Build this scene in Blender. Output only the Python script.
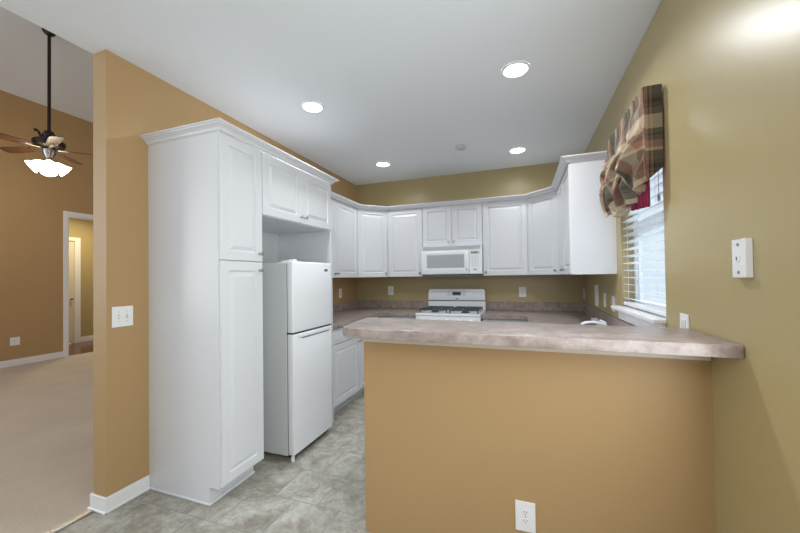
import bpy, bmesh, math, random
from mathutils import Vector, Matrix
random.seed(7)
for o in list(bpy.data.objects):
    bpy.data.objects.remove(o)
SC = bpy.context.scene
COL = SC.collection

# ------------------------------------------------------------------ camera
FPX, YAW, PITCH, ROLL, CY, HCAM = 340.94, 0.34336, 0.014585, -0.013734, 272.2, 1.3556
fw = Vector((-math.sin(YAW)*math.cos(PITCH), math.cos(YAW)*math.cos(PITCH), math.sin(PITCH)))
r0 = Vector((math.cos(YAW), math.sin(YAW), 0)); u0 = r0.cross(fw)
rt = math.cos(ROLL)*r0 + math.sin(ROLL)*u0
up = -math.sin(ROLL)*r0 + math.cos(ROLL)*u0
cd = bpy.data.cameras.new('camera'); cam = bpy.data.objects.new('camera', cd); COL.objects.link(cam)
cd.sensor_width = 36.0; cd.lens = FPX/800*36.0; cd.shift_y = (CY-266.5)/800; cd.clip_start = .02
m = Matrix((rt, up, -fw)).transposed().to_4x4(); m.translation = Vector((0, 0, HCAM)); cam.matrix_world = m
SC.camera = cam

# ------------------------------------------------------------------ world, light, exposure
W = bpy.data.worlds.new('daylight'); SC.world = W; W.use_nodes = True
bg = W.node_tree.nodes['Background']; bg.inputs[0].default_value = (.78, .89, 1.0, 1); bg.inputs[1].default_value = 1.0
SC.view_settings.view_transform = 'Standard'; SC.view_settings.look = 'None'
SC.view_settings.gamma = 1; SC.view_settings.use_curve_mapping = False
SC.view_settings.exposure = 0.06
SC.cycles.use_denoising = True
SC.cycles.max_bounces = 10; SC.cycles.diffuse_bounces = 6; SC.cycles.transparent_max_bounces = 16
SC.cycles.sample_clamp_indirect = 6

def light(name, kind, loc, energy, color, size=.1, rot=(0, 0, 0), **kw):
    l = bpy.data.lights.new(name, kind); l.energy = energy; l.color = color
    if kind == 'AREA': l.shape = kw.get('shape', 'DISK'); l.size = size; l.size_y = kw.get('size_y', size); l.spread = kw.get('spread', math.pi)
    elif kind in ('POINT', 'SPOT'): l.shadow_soft_size = size
    o = bpy.data.objects.new(name, l); COL.objects.link(o); o.location = loc; o.rotation_euler = rot
    return o

LED = (.94, .975, 1); WARM = (1, .92, .80)
DOWNLIGHTS = [(-1.568, 2.342), (-.016, 2.411), (-1.577, 3.846), (-.022, 3.973)]
DOWN_W = [11, 13, 3.6, 3.6]
for (x, y), w_ in zip(DOWNLIGHTS, DOWN_W):
    light('downlight_lamp', 'AREA', (x, y, 2.728), w_, LED, .13, spread=math.radians(152))
# weak broad fill light added behind the viewer
light('rear_fill_light', 'AREA', (-.9, -2.6, 1.45), 4, (.90, .95, 1), 2.6, (math.pi/2, 0, 0), shape='RECTANGLE', size_y=2.2)
# fill light added out of view at the right wall, brightens the fridge side
light('right_fill_light', 'AREA', (.67, .45, 1.5), 36, (.86, .935, 1), 1.5, (0, math.pi/2, 0), shape='RECTANGLE', size_y=1.8)
# daylight falling on the kitchen window from outside
light('window_daylight', 'AREA', (2.3, 2.5, 3.4), 95, (.86, .93, 1), 1.4, (0, math.radians(48), 0), shape='RECTANGLE', size_y=1.4)
# area light added on the living room side to lift the right wall
light('living_fill_light', 'AREA', (-7.0, -1.6, 2.2), 120, (.92, .96, 1), 3.0, (0, -math.radians(108), 0), shape='RECTANGLE', size_y=1.8)
# unseen point light added near the viewer to brighten the half wall
light('viewer_fill_lamp', 'POINT', (.1, -.5, 2.05), 26, (.93, .97, 1), .3)

# ------------------------------------------------------------------ plan
XL, XR, YB, YE, H = -2.319, .692, 4.592, 1.316, 2.743
WT = .120
YFRONT = -3.0
XLL, HL = -7.78, 4.43
YW = 1.668; XW = -.810

# ------------------------------------------------------------------ materials
def nodes(name):
    m = bpy.data.materials.new(name); m.use_nodes = True
    return m, m.node_tree, m.node_tree.nodes['Principled BSDF']
def simple(name, col, rough=.5, metal=0, noise=0, scale=20, bump=0, bscale=200, coat=0, spec=.5):
    m, t, b = nodes(name)
    b.inputs['Base Color'].default_value = (*col, 1); b.inputs['Roughness'].default_value = rough
    b.inputs['Metallic'].default_value = metal; b.inputs['Specular IOR Level'].default_value = spec
    b.inputs['Coat Weight'].default_value = coat; b.inputs['Coat Roughness'].default_value = .1
    g = t.nodes.new('ShaderNodeNewGeometry')
    if noise:
        n = t.nodes.new('ShaderNodeTexNoise'); n.inputs['Scale'].default_value = scale; n.inputs['Detail'].default_value = 4
        t.links.new(g.outputs['Position'], n.inputs['Vector'])
        mx = t.nodes.new('ShaderNodeMix'); mx.data_type = 'RGBA'
        mx.inputs[6].default_value = (*[c*(1-noise) for c in col], 1); mx.inputs[7].default_value = (*[min(1, c*(1+noise)) for c in col], 1)
        t.links.new(n.outputs['Fac'], mx.inputs[0]); t.links.new(mx.outputs[2], b.inputs['Base Color'])
    if bump:
        n2 = t.nodes.new('ShaderNodeTexNoise'); n2.inputs['Scale'].default_value = bscale; n2.inputs['Detail'].default_value = 2
        t.links.new(g.outputs['Position'], n2.inputs['Vector'])
        bp = t.nodes.new('ShaderNodeBump'); bp.inputs['Strength'].default_value = bump; bp.inputs['Distance'].default_value = .002
        t.links.new(n2.outputs['Fac'], bp.inputs['Height']); t.links.new(bp.outputs['Normal'], b.inputs['Normal'])
    return m
def glow(name, col, strength):
    m, t, b = nodes(name); b.inputs['Base Color'].default_value = (.9, .9, .9, 1)
    b.inputs['Emission Color'].default_value = (*col, 1); b.inputs['Emission Strength'].default_value = strength
    return m

PAINT = simple('tan_paint', (.44, .288, .136), .48, spec=.35, noise=.03, scale=1.5, bump=.12, bscale=160)
PAINT_TINT = simple('tan_paint_light_tint', (.43, .345, .172), .34, spec=.65, noise=.03, scale=1.5, bump=.12, bscale=160)  # tan wall paint with the greener cast of the light put into its colour
CEIL = simple('ceiling_paint', (.77, .81, .85), .9, bump=.1, bscale=120)
TRIM = simple('trim_white', (.82, .82, .83), .35)
CAB = simple('cabinet_white', (.72, .735, .765), .32, bump=.02, bscale=60)
CABIN = simple('cabinet_interior', (.72, .73, .74), .5)
APPL = simple('appliance_white', (.88, .90, .94), .22, bump=.03, bscale=400)
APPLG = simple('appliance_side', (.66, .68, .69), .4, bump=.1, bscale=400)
DARK = simple('dark_gap', (.03, .03, .035), .5)
GREY = simple('grey_plastic', (.33, .34, .36), .4)
METAL = simple('brushed_nickel', (.42, .41, .40), .28, metal=1)
IRON = simple('cast_iron', (.05, .065, .075), .45)
BRONZE = simple('oil_bronze', (.028, .020, .016), .38, metal=.6)
WOODB = simple('blade_walnut', (.10, .045, .02), .35, noise=.25, scale=25)
PLATE = simple('plate_white', (.84, .84, .84), .3)
SLOT = simple('slot_dark', (.10, .09, .085), .5)
CREAM = simple('cream_door', (.76, .68, .52), .4)
LINING = simple('crimson_lining', (.30, .012, .06), .75, noise=.2, scale=12)
BLIND = simple('blind_white', (.86, .88, .90), .4)
VINYLW = simple('window_vinyl', (.80, .84, .88), .35)
CORD = simple('blind_cord', (.45, .47, .50), .6)
SHADE = glow('lit_shade', (1, .86, .62), 9)
LENS = glow('lit_lens', (1, .99, .97), 14)

def carpet_mat():
    m, t, b = nodes('carpet_beige'); b.inputs['Roughness'].default_value = .95; b.inputs['Specular IOR Level'].default_value = .1
    g = t.nodes.new('ShaderNodeNewGeometry')
    n = t.nodes.new('ShaderNodeTexNoise'); n.inputs['Scale'].default_value = 2.2; n.inputs['Detail'].default_value = 5
    n2 = t.nodes.new('ShaderNodeTexNoise'); n2.inputs['Scale'].default_value = 160; n2.inputs['Detail'].default_value = 3
    for q in (n, n2): t.links.new(g.outputs['Position'], q.inputs['Vector'])
    a = t.nodes.new('ShaderNodeMath'); a.operation = 'ADD'; t.links.new(n.outputs['Fac'], a.inputs[0]); t.links.new(n2.outputs['Fac'], a.inputs[1])
    r = t.nodes.new('ShaderNodeValToRGB'); e = r.color_ramp.elements
    e[0].position = .6; e[0].color = (.30, .23, .17, 1); e[1].position = 1.0; e[1].color = (.0, 0, 0, 1)
    e[0].position, e[1].position = .35, .7
    e[0].color = (.55, .465, .39, 1); e[1].color = (.66, .565, .475, 1)
    h = t.nodes.new('ShaderNodeMath'); h.operation = 'MULTIPLY'; h.inputs[1].default_value = .5
    t.links.new(a.outputs[0], h.inputs[0]); t.links.new(h.outputs[0], r.inputs[0]); t.links.new(r.outputs[0], b.inputs['Base Color'])
    bp = t.nodes.new('ShaderNodeBump'); bp.inputs['Strength'].default_value = .6; bp.inputs['Distance'].default_value = .006
    t.links.new(n2.outputs['Fac'], bp.inputs['Height']); t.links.new(bp.outputs['Normal'], b.inputs['Normal'])
    return m
CARPET = carpet_mat()

def tile_mat():
    m, t, b = nodes('stone_vinyl_tile'); b.inputs['Roughness'].default_value = .38
    g = t.nodes.new('ShaderNodeNewGeometry')
    mp = t.nodes.new('ShaderNodeMapping'); mp.inputs['Location'].default_value = (.11, .07, 0)
    t.links.new(g.outputs['Position'], mp.inputs['Vector'])
    br = t.nodes.new('ShaderNodeTexBrick'); br.offset = 0.5; br.inputs['Scale'].default_value = 1
    br.inputs['Brick Width'].default_value = .305; br.inputs['Row Height'].default_value = .305
    br.inputs['Mortar Size'].default_value = .004; br.inputs['Mortar Smooth'].default_value = .5
    br.inputs['Color1'].default_value = (.25, .25, .25, 1); br.inputs['Color2'].default_value = (.75, .75, .75, 1); br.inputs['Mortar'].default_value = (.5, .5, .5, 1)
    t.links.new(mp.outputs[0], br.inputs['Vector'])
    # per tile shifted noise
    ad = t.nodes.new('ShaderNodeVectorMath'); ad.operation = 'MULTIPLY_ADD'; ad.inputs[1].default_value = (7, 7, 7)
    t.links.new(br.outputs['Color'], ad.inputs[0]); t.links.new(g.outputs['Position'], ad.inputs[2])
    n = t.nodes.new('ShaderNodeTexNoise'); n.inputs['Scale'].default_value = 6; n.inputs['Detail'].default_value = 10; n.inputs['Roughness'].default_value = .72; n.inputs['Distortion'].default_value = .5
    t.links.new(ad.outputs[0], n.inputs['Vector'])
    r = t.nodes.new('ShaderNodeValToRGB'); e = r.color_ramp.elements
    e[0].position = .33; e[0].color = (.20, .175, .145, 1); e[1].position = .68; e[1].color = (.60, .60, .56, 1)
    x = e.new(.46); x.color = (.33, .305, .255, 1); x = e.new(.54); x.color = (.43, .42, .37, 1)
    n3 = t.nodes.new('ShaderNodeTexNoise'); n3.inputs['Scale'].default_value = 34; n3.inputs['Detail'].default_value = 6; n3.inputs['Roughness'].default_value = .7
    t.links.new(ad.outputs[0], n3.inputs['Vector'])
    mf = t.nodes.new('ShaderNodeMix'); mf.inputs[0].default_value = .30
    t.links.new(n.outputs['Fac'], mf.inputs[2]); t.links.new(n3.outputs['Fac'], mf.inputs[3])
    t.links.new(mf.outputs[0], r.inputs[0])
    mx = t.nodes.new('ShaderNodeMix'); mx.data_type = 'RGBA'; mx.inputs[7].default_value = (.22, .205, .185, 1)
    t.links.new(r.outputs[0], mx.inputs[6])
    mm = t.nodes.new('ShaderNodeMath'); mm.operation = 'MULTIPLY'; mm.inputs[1].default_value = .6
    t.links.new(br.outputs['Fac'], mm.inputs[0]); t.links.new(mm.outputs[0], mx.inputs[0])
    t.links.new(mx.outputs[2], b.inputs['Base Color'])
    bp = t.nodes.new('ShaderNodeBump'); bp.inputs['Strength'].default_value = .25; bp.inputs['Distance'].default_value = .003
    t.links.new(n.outputs['Fac'], bp.inputs['Height']); t.links.new(bp.outputs['Normal'], b.inputs['Normal'])
    return m
TILE = tile_mat()

def laminate_mat():
    m, t, b = nodes('stone_laminate'); b.inputs['Roughness'].default_value = .32; b.inputs['Specular IOR Level'].default_value = .5
    g = t.nodes.new('ShaderNodeNewGeometry')
    n = t.nodes.new('ShaderNodeTexNoise'); n.inputs['Scale'].default_value = 16; n.inputs['Detail'].default_value = 9; n.inputs['Roughness'].default_value = .7
    t.links.new(g.outputs['Position'], n.inputs['Vector'])
    r = t.nodes.new('ShaderNodeValToRGB'); e = r.color_ramp.elements
    e[0].position = .30; e[0].color = (.20, .150, .128, 1); e[1].position = .72; e[1].color = (.46, .385, .35, 1)
    x = e.new(.5); x.color = (.33, .268, .242, 1)
    t.links.new(n.outputs['Fac'], r.inputs[0]); t.links.new(r.outputs[0], b.inputs['Base Color'])
    return m
LAM = laminate_mat()

def hardwood_mat():
    m, t, b = nodes('cherry_floor'); b.inputs['Roughness'].default_value = .2
    g = t.nodes.new('ShaderNodeNewGeometry')
    mp = t.nodes.new('ShaderNodeMapping'); mp.inputs['Scale'].default_value = (14, 1.2, 1); t.links.new(g.outputs['Position'], mp.inputs[0])
    n = t.nodes.new('ShaderNodeTexNoise'); n.inputs['Scale'].default_value = 2; n.inputs['Detail'].default_value = 4; t.links.new(mp.outputs[0], n.inputs['Vector'])
    r = t.nodes.new('ShaderNodeValToRGB'); e = r.color_ramp.elements
    e[0].color = (.05, .015, .008, 1); e[1].color = (.20, .06, .03, 1)
    t.links.new(n.outputs['Fac'], r.inputs[0]); t.links.new(r.outputs[0], b.inputs['Base Color'])
    return m
CHERRY = hardwood_mat()

def plaid_mat():
    m, t, b = nodes('plaid_fabric'); b.inputs['Roughness'].default_value = .85; b.inputs['Specular IOR Level'].default_value = .15
    b.inputs['Sheen Weight'].default_value = .15
    uv = t.nodes.new('ShaderNodeUVMap'); uv.uv_map = 'UVMap'
    sp = t.nodes.new('ShaderNodeSeparateXYZ'); t.links.new(uv.outputs[0], sp.inputs[0])
    BE, BR, RO, GR, DK, TA = (.46, .37, .26), (.07, .045, .030), (.31, .165, .11), (.095, .083, .058), (.010, .008, .008), (.21, .145, .085)
    def stripes(sock, per, seq):
        d = t.nodes.new('ShaderNodeMath'); d.operation = 'DIVIDE'; d.inputs[1].default_value = per; t.links.new(sock, d.inputs[0])
        f = t.nodes.new('ShaderNodeMath'); f.operation = 'FRACT'; t.links.new(d.outputs[0], f.inputs[0])
        r = t.nodes.new('ShaderNodeValToRGB'); r.color_ramp.interpolation = 'CONSTANT'; e = r.color_ramp.elements
        e[0].position = 0; e[0].color = (*seq[0][1], 1); e[1].position = seq[1][0]; e[1].color = (*seq[1][1], 1)
        for p, c in seq[2:]: x = e.new(p); x.color = (*c, 1)
        t.links.new(f.outputs[0], r.inputs[0]); return r.outputs[0]
    a = stripes(sp.outputs[0], .27, [(0, GR), (.22, BR), (.25, TA), (.30, BR), (.33, RO), (.46, BE), (.58, RO), (.70, GR), (.78, DK), (.80, GR), (.88, BE), (.97, BR)])
    c = stripes(sp.outputs[1], .30, [(0, GR), (.14, BR), (.20, DK), (.27, BR), (.31, DK), (.33, GR), (.44, BE), (.62, BE), (.66, GR), (.74, DK), (.76, GR), (.84, RO), (.95, BE)])
    mx = t.nodes.new('ShaderNodeMix'); mx.data_type = 'RGBA'; mx.inputs[0].default_value = .5
    t.links.new(a, mx.inputs[6]); t.links.new(c, mx.inputs[7]); t.links.new(mx.outputs[2], b.inputs['Base Color'])
    w = t.nodes.new('ShaderNodeTexNoise'); w.inputs['Scale'].default_value = 350; t.links.new(uv.outputs[0], w.inputs['Vector'])
    bp = t.nodes.new('ShaderNodeBump'); bp.inputs['Strength'].default_value = .3; bp.inputs['Distance'].default_value = .001
    t.links.new(w.outputs['Fac'], bp.inputs['Height']); t.links.new(bp.outputs['Normal'], b.inputs['Normal'])
    return m
PLAID = plaid_mat()

def glass_mat():
    m = bpy.data.materials.new('window_glass'); m.use_nodes = True; t = m.node_tree; t.nodes.clear()
    o = t.nodes.new('ShaderNodeOutputMaterial'); tr = t.nodes.new('ShaderNodeBsdfTransparent'); gl = t.nodes.new('ShaderNodeBsdfGlossy')
    tr.inputs[0].default_value = (.97, .99, 1, 1); gl.inputs['Roughness'].default_value = .02
    mx = t.nodes.new('ShaderNodeMixShader'); mx.inputs[0].default_value = .06
    t.links.new(tr.outputs[0], mx.inputs[1]); t.links.new(gl.outputs[0], mx.inputs[2]); t.links.new(mx.outputs[0], o.inputs[0])
    return m
GLASS = glass_mat()
SMOKED = simple('smoked_window', (.42, .44, .46), .18)
LCD = simple('display_dark', (.03, .05, .06), .15)

# ------------------------------------------------------------------ mesh helpers
class MB:
    def __init__(s): s.bm = bmesh.new()
    def poly(s, pts, M=None):
        vs = [s.bm.verts.new(M @ Vector(p) if M else Vector(p)) for p in pts]
        return s.bm.faces.new(vs)
    def box(s, x0, x1, y0, y1, z0, z1, M=None, bev=0, seg=1):
        x0, x1 = min(x0, x1), max(x0, x1); y0, y1 = min(y0, y1), max(y0, y1); z0, z1 = min(z0, z1), max(z0, z1)
        P = [Vector(p) for p in ((x0, y0, z0), (x1, y0, z0), (x1, y1, z0), (x0, y1, z0), (x0, y0, z1), (x1, y0, z1), (x1, y1, z1), (x0, y1, z1))]
        if M: P = [M @ p for p in P]
        v = [s.bm.verts.new(p) for p in P]
        fs = [s.bm.faces.new([v[i] for i in f]) for f in ((3, 2, 1, 0), (4, 5, 6, 7), (0, 1, 5, 4), (1, 2, 6, 5), (2, 3, 7, 6), (3, 0, 4, 7))]
        if bev:
            es = list({e for f in fs for e in f.edges})
            bmesh.ops.bevel(s.bm, geom=es, offset=bev, segments=seg, affect='EDGES', profile=.5)
        return s
    def prism(s, pts, z0, z1, bev=0, seg=1, M=None):
        n = len(pts)
        b = [s.bm.verts.new((M @ Vector((p[0], p[1], z0))) if M else (p[0], p[1], z0)) for p in pts]
        t = [s.bm.verts.new((M @ Vector((p[0], p[1], z1))) if M else (p[0], p[1], z1)) for p in pts]
        fs = [s.bm.faces.new(list(reversed(b))), s.bm.faces.new(t)]
        for i in range(n):
            fs.append(s.bm.faces.new([b[i], b[(i+1) % n], t[(i+1) % n], t[i]]))
        if bev:
            es = list({e for f in fs for e in f.edges})
            bmesh.ops.bevel(s.bm, geom=es, offset=bev, segments=seg, affect='EDGES', profile=.5)
        return s
    def lathe(s, prof, M=None, n=20, cap=True):
        rings = []
        for (r, z) in prof:
            ring = []
            for i in range(n):
                a = 2*math.pi*i/n; p = Vector((r*math.cos(a), r*math.sin(a), z))
                ring.append(s.bm.verts.new(M @ p if M else p))
            rings.append(ring)
        for a, b in zip(rings, rings[1:]):
            for i in range(n):
                s.bm.faces.new([a[i], a[(i+1) % n], b[(i+1) % n], b[i]])
        if cap:
            s.bm.faces.new(list(reversed(rings[0]))); s.bm.faces.new(rings[-1])
        return s
    def tube(s, pts, r, n=10, cap=True):
        pts = [Vector(p) for p in pts]; rings = []
        rs = r if isinstance(r, (list, tuple)) else [r]*len(pts)
        side = None
        for i, p in enumerate(pts):
            d = (pts[min(i+1, len(pts)-1)] - pts[max(i-1, 0)]).normalized()
            if side is None:
                side = d.cross(Vector((0, 0, 1)))
                if side.length < 1e-3: side = d.cross(Vector((1, 0, 0)))
            side = (side - d*side.dot(d)).normalized(); o = d.cross(side)
            rings.append([s.bm.verts.new(p + rs[i]*(math.cos(2*math.pi*k/n)*side + math.sin(2*math.pi*k/n)*o)) for k in range(n)])
        for a, b in zip(rings, rings[1:]):
            for i in range(n): s.bm.faces.new([a[i], a[(i+1) % n], b[(i+1) % n], b[i]])
        if cap: s.bm.faces.new(list(reversed(rings[0]))); s.bm.faces.new(rings[-1])
        return s
    def build(s, name, mat, parent=None, smooth=False, angle=40):
        bmesh.ops.recalc_face_normals(s.bm, faces=s.bm.faces)
        if parent is not None:
            off = Vector((0, 0, 0)); q = parent
            while q: off += q.location; q = q.parent
            bmesh.ops.translate(s.bm, verts=s.bm.verts, vec=-off)
        me = bpy.data.meshes.new(name); s.bm.to_mesh(me); s.bm.free()
        if mat: me.materials.append(mat)
        if smooth:
            for p in me.polygons: p.use_smooth = True
            try: me.set_sharp_from_angle(angle=math.radians(angle))
            except Exception: pass
        o = bpy.data.objects.new(name, me); COL.objects.link(o)
        if parent is not None: o.parent = parent
        return o

def tag(o, label, cat, group=None):
    o['label'] = label; o['category'] = cat
    if group: o['group'] = group
    return o
def thing(name, label, cat, loc=(0, 0, 0), group=None):
    o = bpy.data.objects.new(name, None); COL.objects.link(o); o.location = loc; o.empty_display_size = .1
    return tag(o, label, cat, group)
def struct(o, label, cat):
    o['kind'] = 'structure'; return tag(o, label, cat)
def frame(origin, right, normal):
    """local x = right, local y = up, local z = outward normal"""
    r = Vector(right).normalized(); n = Vector(normal).normalized(); u = n.cross(r)
    M = Matrix((r, u, n)).transposed().to_4x4(); M.translation = Vector(origin); return M

# ------------------------------------------------------------------ setting
struct(MB().box(XL-WT/2-.03, XR, YFRONT, YB, -.05, 0).build('floor', TILE), 'grey stone-look tile floor of the kitchen', 'floor')
struct(MB().box(XLL, XL-WT/2-.03, YFRONT, 7, -.05, .006).build('floor_living', CARPET), 'beige carpet floor of the living room beyond the wall end', 'carpet')
struct(MB().box(XLL-2.2, XLL, 2.5, 7, -.05, 0).build('floor_hall', CHERRY), 'dark cherry wood floor of the hall through the far doorway', 'floor')
struct(MB().box(XL-WT, XR, YFRONT, YB, H, H+.12).build('ceiling', CEIL), 'flat white kitchen ceiling with recessed lights', 'ceiling')
def hz(x): return HL+.275*(x-XLL)
struct(MB().prism([(XLL-.12, hz(XLL-.12)), (XL-WT, hz(XL-WT)), (XL-WT, hz(XL-WT)+.12), (XLL-.12, hz(XLL-.12)+.12)], YFRONT, 7.1, M=Matrix(((1, 0, 0, 0), (0, 0, 1, 0), (0, 1, 0, 0), (0, 0, 0, 1)))).build('ceiling_living', CEIL), 'tall sloped white ceiling of the living room', 'ceiling')
struct(MB().box(XL-WT, XL, YE, YB+.1, 0, H).build('wall_left', PAINT), 'tan wall with free end beside the tall cabinet', 'wall')
struct(MB().box(XL-WT-.001, XL-.02, YFRONT, 7, H+.12, hz(XL-.02)+.02).build('wall_header', PAINT), 'tan wall above the kitchen ceiling on the living room side', 'wall')
struct(MB().box(XL, XR+.12, YB, YB+.1, 0, H).build('wall_back', PAINT_TINT), 'tan back wall behind the range, greenish light tint in its colour', 'wall')
struct(MB().box(XL-WT, XR+.12, YFRONT-.1, YFRONT, 0, H).build('wall_front', PAINT), 'tan wall behind the viewer', 'wall')
# right wall with a window opening
WY0, WY1, WZ0, WZ1 = 2.105, 2.905, 1.12, 2.2
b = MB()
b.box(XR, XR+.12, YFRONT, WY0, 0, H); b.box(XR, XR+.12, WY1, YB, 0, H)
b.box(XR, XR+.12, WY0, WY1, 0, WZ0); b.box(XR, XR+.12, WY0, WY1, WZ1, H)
struct(b.build('wall_right', PAINT_TINT), 'tan right wall with the blind-covered window', 'wall')
struct(MB().box(XW, XR, YW, YW+.115, 0, 1.068).build('wall_peninsula', PAINT), 'tan half wall under the raised bar top', 'wall')
# living room far wall with cased opening, hall behind
DY0, DY1, DZ = 3.808, 4.85, 2.56
b = MB(); b.box(XLL-.12, XLL, YFRONT, DY0, 0, HL); b.box(XLL-.12, XLL, DY1, 7, 0, HL); b.box(XLL-.12, XLL, DY0, DY1, DZ, HL)
struct(b.build('wall_living', PAINT), 'tan far wall of the living room with a doorway', 'wall')
struct(MB().box(XLL, XL-WT, 7, 7.1, 0, HL).build('wall_living_back', PAINT), 'end wall of the living room behind the kitchen wall', 'wall')
XH = -9.3
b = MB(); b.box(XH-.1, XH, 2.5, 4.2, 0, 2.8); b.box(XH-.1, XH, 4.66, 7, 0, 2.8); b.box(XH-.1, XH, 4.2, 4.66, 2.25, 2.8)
struct(b.build('wall_hall', PAINT_TINT), 'olive wall of the hall seen through the far doorway', 'wall')
struct(MB().box(XH, XLL-.12, 2.5, 7, 2.8, 2.9).build('ceiling_hall', CEIL), 'white ceiling of the hall', 'ceiling')
# door in hall
d = MB(); d.box(XH-.045, XH-.005, 4.2, 4.66, .01, 2.25); dd = d.build('door_1', CREAM)
struct(dd, 'cream door in the hall beyond the living room', 'door')
kb = MB(); kb.lathe([(.008, 0), (.008, .03), (.026, .04), (.028, .055), (.015, .068), (.004, .07)], frame((XH-.005, 4.60, .98), (0, 1, 0), (1, 0, 0)), 14)
kb.build('door_knob', METAL, dd, True)
b = MB(); b.box(XH, XH+.02, 4.66, 4.77, 0, 2.33, bev=.004); b.box(XH, XH+.02, 4.12, 4.66, 2.25, 2.33, bev=.004)
struct(b.build('trim_1', TRIM), 'white casing around the hall door', 'trim')
b = MB(); b.box(XLL, XLL+.022, DY0-.072, DY0, 0, DZ+.078, bev=.005); b.box(XLL, XLL+.022, DY0, DY1+.08, DZ, DZ+.078, bev=.005); b.box(XLL, XLL+.022, DY1, DY1+.08, 0, DZ, bev=.005)
b.box(XLL-.13, XLL+.001, DY0-.004, DY0+.012, 0, DZ); b.box(XLL-.13, XLL+.001, DY0, DY1, DZ-.012, DZ+.002)
struct(b.build('trim_2', TRIM), 'white casing around the living room doorway', 'trim')
# baseboards
def baseboard(name, pts, label, h=.088, t=.013, shoe=False):
    b = MB()
    for (x0, y0, x1, y1) in pts: b.box(x0, x1, y0, y1, .0, h, bev=.003)
    return struct(b.build(name, TRIM), label, 'baseboard')
baseboard('baseboard_living', [(XLL, YFRONT, XLL+.014, DY0-.072)], 'white baseboard along the far living room wall', h=.11)
baseboard('baseboard_hall', [(XH, 4.77, XH+.014, 7)], 'white baseboard along the hall wall', h=.12)
b = MB()
b.box(XL-WT-.013, XL+.013, YE-.013, YE, 0, .090, bev=.003)
b.box(XL, XL+.013, YE, 1.5565, 0, .090, bev=.003)
b.box(XL-WT-.013, XL-WT, YE, 7, 0, .090, bev=.003)
b.box(XL-WT-.02, XL+.024, YE-.024, YE-.013, 0, .018, bev=.006); 
b.box(XL+.013, XL+.024, YE-.013, 1.5565, 0, .018, bev=.006)
struct(b.build('baseboard_left', TRIM), 'white baseboard wrapping the free end of the tan wall', 'baseboard')
baseboard('baseboard_right', [(XR-.013, YFRONT, XR, YW-.013)], 'white baseboard along the right wall')
struct(MB().box(XL-WT/2-.052, XL-WT/2-.012, YFRONT, YE-.02, -.002, .011, bev=.003).build('trim_3', METAL), 'thin metal strip between carpet and tile', 'trim')
struct(MB().box(-.800, .677, YW-.036, YW-.0005, 1.018, 1.067, bev=.003).build('trim_4', simple('cleat_beige', (.62, .55, .46), .4)), 'pale cleat strip fixed under the bar top', 'trim')

# ------------------------------------------------------------------ window
wn = thing('window_1', 'white window in the right wall behind the slatted blind', 'window', (XR+.09, (WY0+WY1)/2, WZ0)); wn['kind'] = 'structure'
b = MB(); x0, x1 = XR+.075, XR+.118
b.box(x0, x1, WY0+.001, WY0+.045, WZ0+.001, WZ1-.001); b.box(x0, x1, WY1-.045, WY1-.001, WZ0+.001, WZ1-.001)
b.box(x0, x1, WY0+.045, WY1-.045, WZ0+.001, WZ0+.05); b.box(x0, x1, WY0+.045, WY1-.045, WZ1-.05, WZ1-.001)
b.build('window_frame', VINYLW, wn)
zm = 1.66
b = MB(); b.box(x0+.004, x1-.004, WY0+.045, WY1-.045, zm-.03, zm+.03, bev=.004)
for z0_, z1_ in ((WZ0+.05, zm-.03), (zm+.03, WZ1-.05)):
    b.box(x0+.01, x1-.008, WY0+.045, WY0+.08, z0_, z1_); b.box(x0+.01, x1-.008, WY1-.08, WY1-.045, z0_, z1_)
b.build('sash', VINYLW, wn)
b = MB(); b.box(x0+.02, x0+.024, WY0+.05, WY1-.05, WZ0+.05, WZ1-.05); b.build('pane', GLASS, wn)
b = MB(); b.box(XR-.001, XR+.075, WY0+.0005, WY1-.0005, WZ0-.003, WZ0+.0008); b.box(XR-.06, XR-.0005, WY0-.012, WY1+.085, WZ0-.024, WZ0+.001, bev=.006, seg=2)
b.build('stool', TRIM, wn)
b = MB(); b.box(XR-.02, XR-.0005, WY0, WY1+.04, WZ0-.095, WZ0-.024, bev=.004); b.build('apron', TRIM, wn)

bl = thing('window_blind', 'white horizontal slat blind lowered over the kitchen window', 'blind', (XR+.04, (WY0+WY1)/2, WZ0))
MB().box(XR+.002, XR+.056, WY0+.006, WY1-.006, WZ1-.05, WZ1-.002, bev=.003).build('headrail', BLIND, bl)
b = MB(); z = WZ0+.06; k = 0
while z < WZ1-.06:
    M = Matrix.Translation((XR+.029, 0, z)) @ Matrix.Rotation(math.radians(8), 4, 'Y')
    b.box(-.024, .024, WY0+.008, WY1-.008, -.0014, .0014, M=M); z += .050
b.build('slats', BLIND, bl)
MB().box(XR+.003, XR+.055, WY0+.008, WY1-.008, WZ0+.012, WZ0+.036, bev=.004).build('bottom_rail', BLIND, bl)
b = MB()
for yy in (WY0+.13, (WY0+WY1)/2, WY1-.13):
    for xx in (XR+.006, XR+.052): b.tube([(xx, yy, WZ0+.03), (xx, yy, WZ1-.03)], .0012, 5)
b.build('ladder_cords', BLIND, bl)
b = MB(); b.tube([(XR-.001, WY0+.06, WZ1-.05), (XR+.002, WY0+.065, 1.78)], .0016, 6); b.lathe([(.003, 0), (.007, .006), (.007, .03), (.003, .042)], Matrix.Translation((XR+.002, WY0+.065, 1.74)), 10)
b.build('pull_cord', CORD, bl)

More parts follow.
